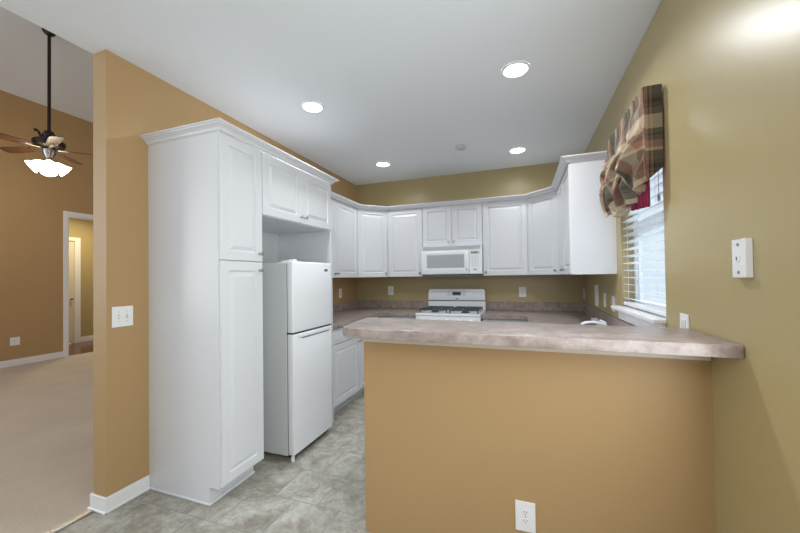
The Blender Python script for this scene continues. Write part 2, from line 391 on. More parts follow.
# ------------------------------------------------------------------ valance
def valance():
    v = thing('valance', 'plaid balloon valance gathered over the kitchen window', 'valance', (XR, 2.45, 2.31))
    y0, y1, dep, zt = 2.065, 2.862, .085, 2.318
    L = dep*2 + (y1-y0); NS, NT = 260, 60
    bm = bmesh.new(); uvl = bm.loops.layers.uv.new('UVMap'); grid = []
    rnd = random.Random(3)
    edges = [0, .40, .78, 1.0]
    for j in range(NT+1):
        t = j/NT; row = []
        for i in range(NS+1):
            s = i/NS*L
            if s < dep:      # near return
                q = 0; base = Vector((XR-.008-s*(dep-.008)/dep, y0, 0)); n = Vector((0, -1, 0)); front = 0; wgt = s/dep
            elif s > L-dep:
                q = 1; base = Vector((XR-.008-(L-s)*(dep-.008)/dep, y1, 0)); n = Vector((0, 1, 0)); front = 0; wgt = (L-s)/dep
            else:
                q = (s-dep)/(y1-y0); base = Vector((XR-dep, y0+q*(y1-y0), 0)); n = Vector((-1, 0, 0)); front = 1; wgt = 1
            for e0, e1 in zip(edges, edges[1:]):
                if q <= e1 or e1 == 1.0:
                    c = (q-(e0+e1)/2)/((e1-e0)/2); break
            idx = edges.index(e0)
            drop = .58
            body = max(0, (t-.10)/.90)
            nearend = math.exp(-(q/.05)**2)               # the near end hangs flat
            farend = math.exp(-((1-q)/.10)**2)
            swag = 1-abs(c)**2.2
            puff = math.sin(math.pi*min(1, body*1.04)**1.5)
            out = .007*math.sin(q*105)*math.exp(-(t/.13)**2)*front
            out += front*(1-.9*nearend)*(.050*puff*(.45+.55*swag))*(1-.45*farend)
            fold = 2*math.pi*(3.4*body*(1-.50*swag)) + idx*1.3 + .6*c
            amp = front*(1-.95*nearend)*min(1, body*2.5)
            fs_ = math.sin(fold+.8*math.sin(fold))
            out += amp*((.040*fs_*(.6+.4*swag)) + .008*math.sin(fold*2.1+c*3+idx))
            gat = math.exp(-((abs(c)-1)/.13)**2)*(1-nearend)*(1-farend*.6)     # pulled gathers between the swags
            out -= front*gat*.060*body
            out += front*gat*.008*math.sin(q*170+t*6)
            k_ = min(1, max(0, (q-.04)/.46)); hem = .485+.10*k_*k_*(3-2*k_) - .035*k_ - .055*max(0, (q-.6)/.4)**1.5 - .035*gat + .03*swag*(1-nearend)
            zz = zt - t*hem - .024*amp*math.cos(fold)*body*.6
            if not front:
                out = .003*math.sin(s*60+t*7)*body*wgt
                zz = zt - t*(.42 + .07*wgt)
            p = base + n*out
            row.append((bm.verts.new((p.x, p.y, zz)), s*(.8 if front else 1)+.02, t*.46 if front else (zt-zz)*.9))
        grid.append(row)
    for j in range(NT):
        for i in range(NS):
            a, b_, c_, d_ = grid[j][i], grid[j][i+1], grid[j+1][i+1], grid[j+1][i]
            f = bm.faces.new([a[0], d_[0], c_[0], b_[0]])
            for lp, src in zip(f.loops, (a, d_, c_, b_)): lp[uvl].uv = (src[1], src[2])
    bmesh.ops.translate(bm, verts=bm.verts, vec=-v.location)
    me = bpy.data.meshes.new('fabric'); bm.to_mesh(me); bm.free(); me.materials.append(PLAID)
    for p in me.polygons: p.use_smooth = True
    o = bpy.data.objects.new('fabric', me); COL.objects.link(o); o.parent = v
    sd = o.modifiers.new('thick', 'SOLIDIFY'); sd.thickness = .0025; sd.offset = -1
    # lining hanging inside the near swag
    b = MB()
    n = 14
    for i in range(n):
        ya, yb = 2.10+.30*i/n, 2.10+.30*(i+1)/n
        xa, xb = XR-.062+.008*math.sin(i*1.6), XR-.062+.008*math.sin((i+1)*1.6)
        b.poly([(xa, ya, 2.25), (xb, yb, 2.25), (xb, yb, 1.705+.03*(i+1)/n), (xa, ya, 1.705+.03*i/n)])
    l = b.build('lining', LINING, v, True); sd = l.modifiers.new('thick', 'SOLIDIFY'); sd.thickness = .003
    b = MB(); b.box(XR-.075, XR-.055, y0+.01, y1-.01, zt-.03, zt-.012)
    b.box(XR-.06, XR-.0005, y0+.012, y0+.03, zt-.04, zt-.008); b.box(XR-.06, XR-.0005, y1-.03, y1-.012, zt-.04, zt-.008)
    b.build('curtain_rod', TRIM, v)
valance()

# ------------------------------------------------------------------ cabinets
def panel_door(name, M, w, h, mat, parent, stile=.058, th=.02, raised=True):
    """raised-panel slab: local x 0..w, y 0..h, front at z = th"""
    b = MB(); bm = b.bm
    def ring(ins, z): return [bm.verts.new(M @ Vector(p)) for p in ((ins, ins, z), (w-ins, ins, z), (w-ins, h-ins, z), (ins, h-ins, z))]
    rs = [ring(0, 0), ring(0, th-.003), ring(.003, th)]
    st = min(stile, w*.28, h*.3)
    if raised: rs += [ring(st, th), ring(st+.006, th-.009), ring(st+.012, th-.009), ring(st+.034, th-.001), ring(st+.036, th-.001)]
    else: rs += [ring(.012, th), ring(.018, th-.004), ring(.022, th-.004), ring(.03, th)]
    for a, c in zip(rs, rs[1:]):
        for i in range(4): bm.faces.new([a[i], a[(i+1) % 4], c[(i+1) % 4], c[i]])
    bm.faces.new(rs[-1]); bm.faces.new(list(reversed(rs[0])))
    return b.build(name, mat, parent)
def knob(M, parent, name='knob'):
    b = MB(); b.lathe([(.0085, 0), (.0055, .004), (.005, .013), (.011, .018), (.0135, .022), (.012, .027), (.005, .0295), (.001, .03)], M, 14)
    return b.build(name, METAL, parent, True, 60)
def door_on(parent, origin, right, normal, w, h, knob_at=None, gap=.0015, name='door', **kw):
    M = frame(Vector(origin)+Vector(right).normalized()*gap, right, normal)
    d = panel_door(name, M, w-2*gap, h, CAB, parent, **kw)
    if knob_at:
        knob(M @ Matrix.Translation((knob_at[0]-gap, knob_at[1], .02)), d)
    return d
CROWN = [(0, -.012), (.007, -.012), (.007, .004), (.013, .010), (.016, .026), (.027, .040), (.043, .050), (.045, .058), (.055, .060), (.055, .074), (0, .074)]
def crown_seg(b, p0, p1, n, dprev, dnext, z, prof=CROWN):
    """one straight run from p0 to p1; n outward; dprev/dnext outward normals of neighbours (None = square end)"""
    p0, p1, n = Vector((*p0, 0)), Vector((*p1, 0)), Vector((*n, 0)).normalized()
    def mit(o):
        if o is None: return n
        o = Vector((*o, 0)).normalized(); m_ = (n+o).normalized(); return m_/max(.2, m_.dot(n))
    m0, m1 = mit(dprev), mit(dnext)
    A = [b.bm.verts.new(p0+m0*o+Vector((0, 0, z+h))) for o, h in prof]; B = [b.bm.verts.new(p1+m1*o+Vector((0, 0, z+h))) for o, h in prof]
    k = len(prof)
    for i in range(k): b.bm.faces.new([A[i], A[(i+1) % k], B[(i+1) % k], B[i]])
    b.bm.faces.new(A); b.bm.faces.new(list(reversed(B)))
XP = -1.697; XPB = XP-.0205         # tall cabinet door face and carcass front
YP, YP2, YP3 = 1.558, 1.915, 2.835
ZC = 2.225                            # top of doors / foot of crown
TC = 2.262
TCROWN = [(0, 0)]+[(o, max(h, 0)*.64) for o, h in CROWN[1:-1]]+[(0, .074*.64)]
# pantry
p = thing('pantry_cabinet', 'tall white two-door pantry cabinet at the end of the tan wall', 'cabinet', (XL+.3, (YP+YP2)/2, 0))
b = MB(); b.box(XL+.001, XPB, YP, YP2-.001, .105, TC); b.box(XL+.001, XP-.097, YP, YP+.018, 0, .105); b.box(XL+.001, XP-.116, YP2-.019, YP2-.001, 0, .105)
b.build('carcass', CAB, p)
b = MB(); b.box(XP-.115, XP-.0975, YP+.0185, YP2-.0015, 0, .105); b.box(XP-.097, XP-.080, YP-.004, YP2, 0, .020, bev=.005); b.box(XL+.026, XP-.080, YP-.013, YP-.001, 0, .018, bev=.005)
b.build('toe_kick', CAB, p)
door_on(p, (XPB, YP+.004, .118), (0, 1, 0), (1, 0, 0), YP2-YP-.006, 1.352, (.318, 1.352-.055))
door_on(p, (XPB, YP+.004, 1.476), (0, 1, 0), (1, 0, 0), YP2-YP-.006, 2.247-1.476, (.318, .055))
b = MB(); crown_seg(b, (XL+.001, YP), (XP, YP), (0, -1), None, (1, 0), 2.251, TCROWN); crown_seg(b, (XP, YP), (XP, YP2-.0005), (1, 0), (0, -1), None, 2.251, TCROWN)
b.build('crown_molding', CAB, p)
# cabinet over the refrigerator with side panel and back
p = thing('refrigerator_cabinet', 'white two-door cabinet bridging over the refrigerator beside the pantry', 'cabinet', (XL+.3, (YP2+YP3)/2, 0))
ZF = 1.805
b = MB(); b.box(XL+.001, XPB, YP2+.0005, YP3, ZF, TC); b.build('carcass', CAB, p)
b = MB(); b.box(XL+.001, XP, YP3-.019, YP3, 0, ZF-.0005); b.build('side_panel', CAB, p)
b = MB(); b.box(XL+.001, XL+.012, YP2+.001, YP3-.0195, 0, ZF-.0005); b.build('back_panel', CABIN, p)
hw = (YP3-YP2)/2
door_on(p, (XPB, YP2+.003, ZF+.004), (0, 1, 0), (1, 0, 0), hw-.003, 2.247-ZF-.004, (hw-.032, .05))
door_on(p, (XPB, YP2+hw, ZF+.004), (0, 1, 0), (1, 0, 0), hw-.003, 2.247-ZF-.004, (.032, .05))
b = MB(); crown_seg(b, (XP, YP2), (XP, YP3), (1, 0), None, (0, 1), 2.251, TCROWN); crown_seg(b, (XP, YP3), (XL+.37, YP3), (0, 1), (1, 0), None, 2.251, TCROWN)
b.build('crown_molding', CAB, p)

# upper run
ZU = 1.358; UD = .305; ZT = 2.258; DH = 2.248-ZU
xl, xr, yb = XL+UD, XR-UD, YB-UD      # carcass fronts
CX = .614                              # corner cabinet leg
dl = [(-1.987+.0, 0)]
def upper(name, label, loc, group='white wall cabinets of the upper run'):
    return thing(name, label, 'cabinet', loc, group)
n_l, n_dl, n_b, n_dr, n_r = (1, 0), (1, -1), (0, -1), (-1, -1), (-1, 0)
fl, fr_, fb = xl+.0205, xr-.0205, yb-.0205
yc = YB-CX                              # corner cabinets end here along the side walls
xcl, xcr = XL+CX, XR-CX
dg = .0205*math.tan(math.radians(22.5))
# front-face corner points of the door plane path
PL = [(fl, YP3+.001), (fl, yc-dg), (xcl+dg, fb), (xcr-dg, fb), (fr_, yc-dg), (fr_, 3.03), (XR-.001, 3.03)]
CZ = 2.254; UCROWN = [(o, max(h, 0)*.62) for o, h in CROWN[1:-1]]; UCROWN = [(0, 0)]+UCROWN+[(0, .074*.62)]
# left wall, two doors
p = upper('upper_cabinet', 'white two-door wall cabinet between refrigerator cabinet and left corner', (XL, 3.4, ZU))
MB().box(XL+.001, xl, YP3+.001, yc-.0005, ZU, ZT).build('carcass', CAB, p)
w = (yc-YP3)/2
door_on(p, (xl, YP3+.003, ZU+.003), (0, 1, 0), (1, 0, 0), w-.003, DH, (w-.035, .045)); door_on(p, (xl, YP3+w, ZU+.003), (0, 1, 0), (1, 0, 0), w-.003-dg, DH, (.035, .045))
b = MB(); crown_seg(b, PL[0], PL[1], n_l, None, n_dl, CZ, UCROWN); b.build('crown_molding', CAB, p)
# left diagonal corner
p = upper('upper_cabinet', 'white diagonal corner wall cabinet in the back left corner', (XL, YB, ZU))
MB().prism([(XL+.001, yc), (xl, yc), (xcl, yb), (xcl, YB-.001), (XL+.001, YB-.001)], ZU, ZT).build('carcass', CAB, p)
dv = Vector((xcl-xl, yb-yc, 0)); dw = dv.length; dn = Vector((1, -1, 0)).normalized()
door_on(p, Vector((xl, yc, ZU+.003))+dv.normalized()*.006, dv, dn, dw-.012, DH, (dw-.047, .045))
b = MB(); crown_seg(b, PL[1], PL[2], n_dl, n_l, n_b, CZ, UCROWN); b.build('crown_molding', CAB, p)
# back left single
xm0, xm1 = -1.210, -.446
p = upper('upper_cabinet', 'white single-door wall cabinet just left of the microwave', (-1.5, YB, ZU))
MB().box(xcl+.0005, xm0-.0005, yb, YB-.001, ZU, ZT).build('carcass', CAB, p)
door_on(p, (xcl+dg+.002, yb, ZU+.003), (1, 0, 0), (0, -1, 0), xm0-xcl-dg-.003, DH, (xm0-xcl-dg-.038, .045))
b = MB(); crown_seg(b, PL[2], (xm0, fb), n_b, n_dl, None, CZ, UCROWN); b.build('crown_molding', CAB, p)
# over the microwave
ZM = 1.740
p = upper('upper_cabinet', 'short white two-door wall cabinet above the microwave', (-.83, YB, ZM))
MB().box(xm0, xm1, yb, YB-.001, ZM, ZT).build('carcass', CAB, p)
w = (xm1-xm0)/2; hm = 2.251-ZM-.008
door_on(p, (xm0+.004, yb, ZM+.008), (1, 0, 0), (0, -1, 0), w-.004, hm, (w-.04, .045)); door_on(p, (xm0+w, yb, ZM+.008), (1, 0, 0), (0, -1, 0), w-.004, hm, (.032, .045))
b = MB(); crown_seg(b, (xm0, fb), (xm1, fb), n_b, None, None, CZ, UCROWN); b.build('crown_molding', CAB, p)
# back right single
p = upper('upper_cabinet', 'white single-door wall cabinet just right of the microwave', (-.2, YB, ZU))
MB().box(xm1+.0005, xcr-.0005, yb, YB-.001, ZU, ZT).build('carcass', CAB, p)
door_on(p, (xm1+.003, yb, ZU+.003), (1, 0, 0), (0, -1, 0), xcr-xm1-dg-.004, DH, (.032, .045))
b = MB(); crown_seg(b, (xm1, fb), PL[3], n_b, None, n_dr, CZ, UCROWN); b.build('crown_molding', CAB, p)
# right diagonal
p = upper('upper_cabinet', 'white diagonal corner wall cabinet in the back right corner', (XR, YB, ZU))
MB().prism([(XR-.001, yc), (XR-.001, YB-.001), (xcr, YB-.001), (xcr, yb), (xr, yc)], ZU, ZT).build('carcass', CAB, p)
dv = Vector((xr-xcr, yc-yb, 0)); dn = Vector((-1, -1, 0)).normalized()
door_on(p, Vector((xcr, yb, ZU+.003))+dv.normalized()*.006, dv, dn, dw-.012, DH, (dw-.047, .045))
b = MB(); crown_seg(b, PL[3], PL[4], n_dr, n_b, n_r, CZ, UCROWN); b.build('crown_molding', CAB, p)
# right wall, two doors, end panel faces the room
YR0 = 3.03
p = upper('upper_cabinet', 'white wall cabinet with blank end panel beside the window valance', (XR, 3.4, ZU))
MB().box(xr, XR-.001, YR0, yc-.0005, ZU, ZT).build('carcass', CAB, p)
w = (yc-YR0)/2
door_on(p, (xr, yc-dg-.001, ZU+.003), (0, -1, 0), (-1, 0, 0), w-.003-dg, DH, (w-.035-dg, .045)); door_on(p, (xr, YR0+w, ZU+.003), (0, -1, 0), (-1, 0, 0), w-.003, DH, (.035, .045))
b = MB(); crown_seg(b, PL[4], PL[5], n_r, n_dr, n_b, CZ, UCROWN); crown_seg(b, PL[5], PL[6], n_b, n_r, None, CZ, UCROWN); b.build('crown_molding', CAB, p)

# base cabinets
XBF = XL+.61; XBR = XR-.61; YBF = YB-.61; ZB = .876
def base(name, label, loc): return thing(name, label, 'cabinet', loc, 'white base cabinets under the counters')
# left run
p = base('base_cabinet', 'white base cabinet with drawer over door beside the refrigerator', (XL+.3, 3.1, 0))
yl1 = YBF-.06
b = MB(); b.box(XL+.001, XBF-.0205, YP3+.001, yl1, .10, ZB); b.box(XL+.001, XBF-.09, YP3+.001, yl1, 0, .10); b.build('carcass', CAB, p)
b = MB(); b.box(XBF-.09, XBF-.076, YP3+.002, yl1, 0, .022, bev=.005); b.build('shoe_molding', CAB, p)
w = .56
for i in range(2):
    y_ = YP3+.008+i*w; ww = min(w, yl1-y_)-.004
    M = frame((XBF-.0205, y_, .715), (0, 1, 0), (1, 0, 0)); dr = panel_door('drawer', M, ww, .145, CAB, p, raised=False); knob(M @ Matrix.Translation((ww/2, .072, .02)), dr)
    door_on(p, (XBF-.0205, y_, .115), (0, 1, 0), (1, 0, 0), ww, .59, (ww-.035, .545) if i == 0 else (.035, .545))
# corner left / back left
p = base('base_cabinet', 'white corner base cabinet left of the range', (XL+.4, YB-.3, 0))
b = MB(); b.box(XL+.001, xm0-.012, YBF+.0205, YB-.001, .10, ZB); b.box(XL+.001, xm0-.012, YBF+.09, YB-.001, 0, .10); b.box(XL+.001, XBF-.02, yl1+.001, YBF+.0205, .10, ZB); b.build('carcass', CAB, p)
w = xm0-.012-XBF-.03
M = frame((XBF+.028, YBF+.0205, .715), (1, 0, 0), (0, -1, 0)); dr = panel_door('drawer', M, w, .145, CAB, p, raised=False); knob(M @ Matrix.Translation((w/2, .072, .02)), dr)
door_on(p, (XBF+.028, YBF+.0205, .115), (1, 0, 0), (0, -1, 0), w, .59, (w-.035, .545))
# back right
xr0 = xm1+.012
p = base('base_cabinet', 'white corner base cabinet right of the range', (.2, YB-.3, 0))
b = MB(); b.box(xr0, XR-.001, YBF+.0205, YB-.001, .10, ZB); b.box(xr0, XR-.001, YBF+.09, YB-.001, 0, .10); b.build('carcass', CAB, p)
w = XBR-.03-xr0
M = frame((xr0+.002, YBF+.0205, .715), (1, 0, 0), (0, -1, 0)); dr = panel_door('drawer', M, w, .145, CAB, p, raised=False); knob(M @ Matrix.Translation((w/2, .072, .02)), dr)
door_on(p, (xr0+.002, YBF+.0205, .115), (1, 0, 0), (0, -1, 0), w, .59, (.035, .545))
# right run with sink cabinet
p = base('base_cabinet', 'white sink base cabinet under the window', (XR-.3, 3.1, 0))
b = MB(); b.box(XBR+.0205, XR-.001, 1.816, YBF+.02, .10, .70); b.box(XBR+.0205, XBR+.04, 1.816, YBF+.02, .70, ZB); b.box(XBR+.09, XR-.001, 1.816, YBF+.02, 0, .10); b.build('carcass', CAB, p)
for i in range(3):
    y_ = 3.96-i*.5
    M = frame((XBR+.0205, y_, .715), (0, -1, 0), (-1, 0, 0)); panel_door('drawer', M, .49, .145, CAB, p, raised=False)
    door_on(p, (XBR+.0205, y_, .115), (0, -1, 0), (-1, 0, 0), .49, .59, (.035 if i % 2 else .455, .545))

# countertops
ZK0, ZK1 = .8775, .915
EF = .645
p = thing('countertop', 'grey-brown stone laminate counter left of the range with backsplash', 'countertop', (XL+.3, YB-.3, ZK0))
pts = [(XL+.002, YP3+.002), (XL+EF, YP3+.002), (XL+EF, YB-EF), (xm0-.004, YB-EF), (xm0-.004, YB-.002), (XL+.002, YB-.002)]
MB().prism(pts, ZK0, ZK1, bev=.005, seg=2).build('slab', LAM, p)
b = MB(); b.box(XL+.002, XL+.021, YP3+.002, YB-.002, ZK1, ZK1+.105, bev=.003); b.box(XL+.021, xm0-.004, YB-.021, YB-.002, ZK1, ZK1+.105, bev=.003)
b.build('backsplash', LAM, p)
p = thing('countertop', 'grey-brown stone laminate counter right of the range running under the window', 'countertop', (XR-.3, YB-.3, ZK0))
b = MB()
sx0, sx1, sy0, sy1 = XR-.52, XR-.13, 2.35, 3.05
b.prism([(xm1+.004, YB-EF), (XR-.002, YB-EF), (XR-.002, YB-.002), (xm1+.004, YB-.002)], ZK0, ZK1)
b.box(XR-EF, sx0, 1.816, YB-EF, ZK0, ZK1); b.box(sx1, XR-.002, 1.816, YB-EF, ZK0, ZK1)
b.box(sx0, sx1, 1.816, sy0, ZK0, ZK1); b.box(sx0, sx1, sy1, YB-EF, ZK0, ZK1)
b.box(XW+.02, XR-EF, 1.816, 1.816+.60, ZK0, ZK1)
b.build('slab', LAM, p)
b = MB(); b.box(XR-.021, XR-.002, 1.816, YB-.022, ZK1, ZK1+.105, bev=.003); b.box(xm1+.004, XR-.002, YB-.021, YB-.002, ZK1, ZK1+.105, bev=.003)
b.build('backsplash', LAM, p)
# peninsula cabinet on the kitchen side
p = base('base_cabinet', 'white base cabinet on the kitchen side of the half wall', (-.4, 2.1, 0))
MB().box(XW+.03, XBR, 1.8145, 2.395, .10, ZB).box(XW+.03, XBR, 1.8145, 2.32, 0, .10).build('carcass', CAB, p)
for i in range(2):
    door_on(p, (XBR-.04-i*.40, 2.395, .115), (-1, 0, 0), (0, 1, 0), .40, .74, (.035, .69))
# sink
p = thing('kitchen_sink', 'white sink set in the counter under the window', 'sink', ((sx0+sx1)/2, (sy0+sy1)/2, ZK1))
b = MB(); bm = b.bm
def rr(ix, z): return [bm.verts.new(q) for q in ((sx0+ix, sy0+ix, z), (sx1-ix, sy0+ix, z), (sx1-ix, sy1-ix, z), (sx0+ix, sy1-ix, z))]
rs = [rr(-.015, ZK1+.0005), rr(-.012, ZK1+.006), rr(.006, ZK1+.006), rr(.012, ZK1-.01), rr(.03, .745), rr(.05, .735)]
for a, c in zip(rs, rs[1:]):
    for i in range(4): bm.faces.new([a[i], a[(i+1) % 4], c[(i+1) % 4], c[i]])
bm.faces.new(rs[-1]); ob = b.build('basin', APPL, p); sm = ob.modifiers.new('t', 'SOLIDIFY'); sm.thickness = .004
b = MB(); b.lathe([(.03, .736), (.03, .739), (.02, .739), (.02, .7385)], Matrix.Translation(((sx0+sx1)/2, (sy0+sy1)/2, 0)), 16); b.build('drain', METAL, p, True)
# faucet
fx, fy = XR-.085, 3.06
p = thing('faucet', 'white kitchen faucet arching up behind the bar', 'faucet', (fx, fy, ZK1))
b = MB(); b.lathe([(.03, ZK1), (.03, ZK1+.012), (.022, ZK1+.018), (.020, ZK1+.036), (.012, ZK1+.042)], Matrix.Translation((fx, fy, 0)), 18); b.build('base', APPL, p, True)
b = MB(); pts = []
for i in range(13):
    a = math.pi*i/12*.92
    pts.append((fx-.085+.085*math.cos(a), fy, ZK1+.035+.030*math.sin(a)))
b.tube(pts, .0105, 12); b.build('spout', APPL, p, True)
b = MB(); b.tube([(fx, fy, ZK1+.040), (fx+.005, fy+.02, ZK1+.058), (fx-.02, fy+.07, ZK1+.070)], [.014, .010, .008], 10); b.build('handle', APPL, p, True)
p = thing('sprayer', 'white side sprayer standing beside the faucet', 'sprayer', (fx, 3.30, ZK1))
b = MB(); b.lathe([(.022, ZK1), (.022, ZK1+.01), (.014, ZK1+.02), (.012, ZK1+.03)], Matrix.Translation((fx, 3.30, 0)), 14); b.build('base', APPL, p, True)
b = MB(); b.tube([(fx, 3.30, ZK1+.026), (fx-.004, 3.30, ZK1+.045), (fx-.02, 3.295, ZK1+.058), (fx-.055, 3.285, ZK1+.062)], [.011, .012, .014, .011], 10); b.build('spray_head', APPL, p, True)

# bar top on the half wall
BY0, BY1, BZ0, BZ1 = 1.45, 1.838, 1.0685, 1.114
b = MB(); b.prism([(-.785, BY0), (XR-.003, BY0), (XR-.003, BY1), (-.888, BY1+.055), (-.868, 1.68), (-.842, BY0+.05)], BZ0, BZ1, bev=.0035, seg=2)
tag(b.build('bar_top', LAM, None, True, 30), 'raised pinkish stone laminate bar top on the tan half wall', 'countertop')

# ------------------------------------------------------------------ refrigerator
def refrigerator():
    fy0, fy1, fx = 2.112, 2.655, -1.600
    p = thing('refrigerator', 'white top-freezer refrigerator between pantry and counter', 'refrigerator', (-1.93, (fy0+fy1)/2, 0))
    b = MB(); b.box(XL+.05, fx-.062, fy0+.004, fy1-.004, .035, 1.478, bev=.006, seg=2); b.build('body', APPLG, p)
    sp = .945
    b = MB(); b.box(fx-.056, fx, fy0, fy1, sp+.005, 1.487, bev=.010, seg=3); fz = b.build('freezer_door', APPL, p, True, 50)
    b = MB(); b.box(fx-.056, fx, fy0, fy1, .045, sp-.005, bev=.010, seg=3); fd = b.build('fresh_food_door', APPL, p, True, 50)
    b = MB(); b.box(fx-.062, fx-.006, fy0+.006, fy1-.006, sp-.006, sp+.006); b.box(fx-.063, fx-.055, fy0+.01, fy1-.01, .05, 1.47); b.build('door_gasket', DARK, p)
    # moulded grip along the top of the lower door
    b = MB(); b.box(fx-.001, fx+.006, fy0+.06, fy1-.03, sp-.040, sp-.009, bev=.003, seg=2); b.build('handle', APPL, fd, True, 50)
    b = MB(); b.box(fx-.001, fx+.004, fy0+.10, fy1-.055, sp-.047, sp-.041); b.build('grip_shade_strip', SLOT, fd)  # dark strip paints the shade under the grip, no pocket is cut
    b = MB(); M = frame((fx+.0003, fy1-.088, 1.424), (0, 1, 0), (1, 0, 0))
    b.prism([(.026*math.cos(a*math.pi/12), .0115*math.sin(a*math.pi/12)) for a in range(24)], 0, .002, M=M); bd = b.build('badge', LCD, fz)
    b = MB()
    for k in range(4): b.box(-.016+k*.009, -.011+k*.009, -.004, .004, .002, .0024, M=M)
    b.build('badge_mark', METAL, bd)
    b = MB(); b.box(fx-.055, fx-.005, fy0+.02, fy0+.06, 1.487, 1.500, bev=.004); b.box(fx-.12, fx-.055, fy0+.02, fy0+.06, 1.478, 1.492, bev=.003); b.build('hinge_cap', APPL, p)
    b = MB(); b.box(fx-.12, fx-.045, fy0+.045, fy1-.01, .008, .05); b.build('kick_grille', DARK, p)
    for xx, yy in ((fx-.028, fy0+.02), (fx-.14, fy1-.03)):
        b = MB(); b.lathe([(.014, 0), (.014, .03), (.008, .04)], Matrix.Translation((xx, yy, 0)), 10); b.build('foot', APPL, p, True)
    for yy in (fy0+.05, fy1-.05):
        b = MB(); b.lathe([(.016, 0), (.016, .034)], Matrix.Translation((-2.2, yy, 0)), 10); b.build('foot', GREY, p, True)
refrigerator()

# ------------------------------------------------------------------ range
def gas_range():
    x0, x1 = xm0+.002, xm1-.002; y0, y1 = 3.92, YB-.012; xc = (x0+x1)/2
    p = thing('gas_range', 'white gas range with black grates under the microwave', 'range', (xc, (y0+y1)/2, 0))
    MB().box(x0, x1, y0+.025, y1, .05, .895, bev=.003).build('body', APPL, p)
    MB().box(x0+.02, x1-.02, y0+.06, y1-.03, 0, .05).build('plinth', DARK, p)
    od = MB().box(x0+.004, x1-.004, y0-.012, y0+.024, .235, .775, bev=.008, seg=2).build('oven_door', APPL, p)
    MB().box(x0+.14, x1-.14, y0-.0145, y0-.0115, .36, .62, bev=.001).build('oven_window', LCD, od)
    b = MB(); b.tube([(x0+.06, y0-.05, .735), (x1-.06, y0-.05, .735)], .011, 10); b.box(x0+.06, x0+.085, y0-.05, y0-.011, .725, .745); b.box(x1-.085, x1-.06, y0-.05, y0-.011, .725, .745); b.build('handle', APPL, od)
    MB().box(x0+.004, x1-.004, y0-.008, y0+.024, .06, .225, bev=.006, seg=2).build('drawer', APPL, p)
    MB().box(x0, x1, y0-.006, y0+.024, .785, .893, bev=.005).build('control_panel', APPL, p)
    for i in range(5):
        xx = x0+.10+i*(x1-x0-.20)/4
        b = MB(); b.lathe([(.022, 0), (.022, .008), (.018, .012), (.016, .03), (.004, .032)], frame((xx, y0-.006, .84), (1, 0, 0), (0, -1, 0)), 16); b.build('knob', APPL, p, True)
    b = MB(); b.box(x0-.001, x1+.001, y0-.012, y1-.075, .896, .921, bev=.006, seg=2); b.build('cooktop', APPL, p)
    for sx in (-1, 1):
        for yy in (y0+.17, y0+.41):
            b = MB(); b.lathe([(.052, .9205), (.050, .930), (.036, .932), (.034, .942), (.012, .944)], Matrix.Translation((xc+sx*.185, yy, 0)), 18); b.build('burner', IRON, p, True)
    for sx in (-1, 1):
        b = MB(); gx0, gx1 = xc+sx*.185-.165, xc+sx*.185+.165; gy0, gy1 = y0+.055, y0+.525
        if sx > 0: gx0 = xc+.015
        else: gx1 = xc-.015
        z0, z1 = .952, .966
        for (a0, a1, b0, b1) in ((gx0, gx1, gy0, gy0+.012), (gx0, gx1, gy1-.012, gy1), (gx0, gx0+.012, gy0, gy1), (gx1-.012, gx1, gy0, gy1), (gx0, gx1, (gy0+gy1)/2-.006, (gy0+gy1)/2+.006)):
            b.box(a0, a1, b0, b1, z0, z1, bev=.002)
        cxx = xc+sx*.185
        for yy in (y0+.17, y0+.41):
            for a in range(4):
                M = Matrix.Translation((cxx, yy, 0)) @ Matrix.Rotation(a*math.pi/2+math.pi/4*0, 4, 'Z')
                b.box(.03, .15 if a % 2 == 0 else .115, -.005, .005, z0, z1+.004, M=M)
        for xx in (gx0+.006, gx1-.006):
            for yy in (gy0+.006, gy1-.006, (gy0+gy1)/2): b.box(xx-.006, xx+.006, yy-.006, yy+.006, .9205, z0)
        b.build('grate', IRON, p)
    # backguard
    yb0 = y1-.075
    b = MB(); b.prism([(x0, .897), (x1, .897), (x1, 1.022), (x0, 1.022)], 0, 0) if False else b.box(x0, x1, yb0, y1, .897, 1.028, bev=.003); b.build('lower_backguard', APPL, p)
    MB().box(x0+.004, x1-.004, yb0+.012, y1-.004, 1.027, 1.040).build('vent_slot', DARK, p)
    b = MB(); M = Matrix(((1, 0, 0, 0), (0, 0, 1, 0), (0, 1, 0, 0), (0, 0, 0, 1)))
    rr_ = .03; prof = [(x0, 1.040), (x1, 1.040)]
    for i in range(7): a = i/6*math.pi/2; prof.append((x1-rr_+rr_*math.cos(a)-.008, 1.188-rr_+rr_*math.sin(a)))
    for i in range(7): a = math.pi/2+i/6*math.pi/2; prof.append((x0+rr_+rr_*math.cos(a)+.008, 1.188-rr_+rr_*math.sin(a)))
    b.prism(prof, yb0-.004, y1, M=M, bev=.004, seg=2); bgd = b.build('backguard', APPL, p, True, 40)
    MB().box(xc-.115, xc+.13, yb0-.0065, yb0-.0035, 1.098, 1.164, bev=.001).build('control_plate', simple('panel_plate', (.70, .72, .75), .3), bgd)
    MB().box(xc-.045, xc+.065, yb0-.009, yb0-.006, 1.108, 1.150, bev=.001).build('clock_display', LCD, bgd)
    b = MB(); M = frame((xc+.015, yb0-.004, 1.062), (1, 0, 0), (0, -1, 0)); b.prism([(.024*math.cos(a*math.pi/12), .009*math.sin(a*math.pi/12)) for a in range(24)], 0, .002, M=M); b.build('badge', GREY, bgd)
gas_range()

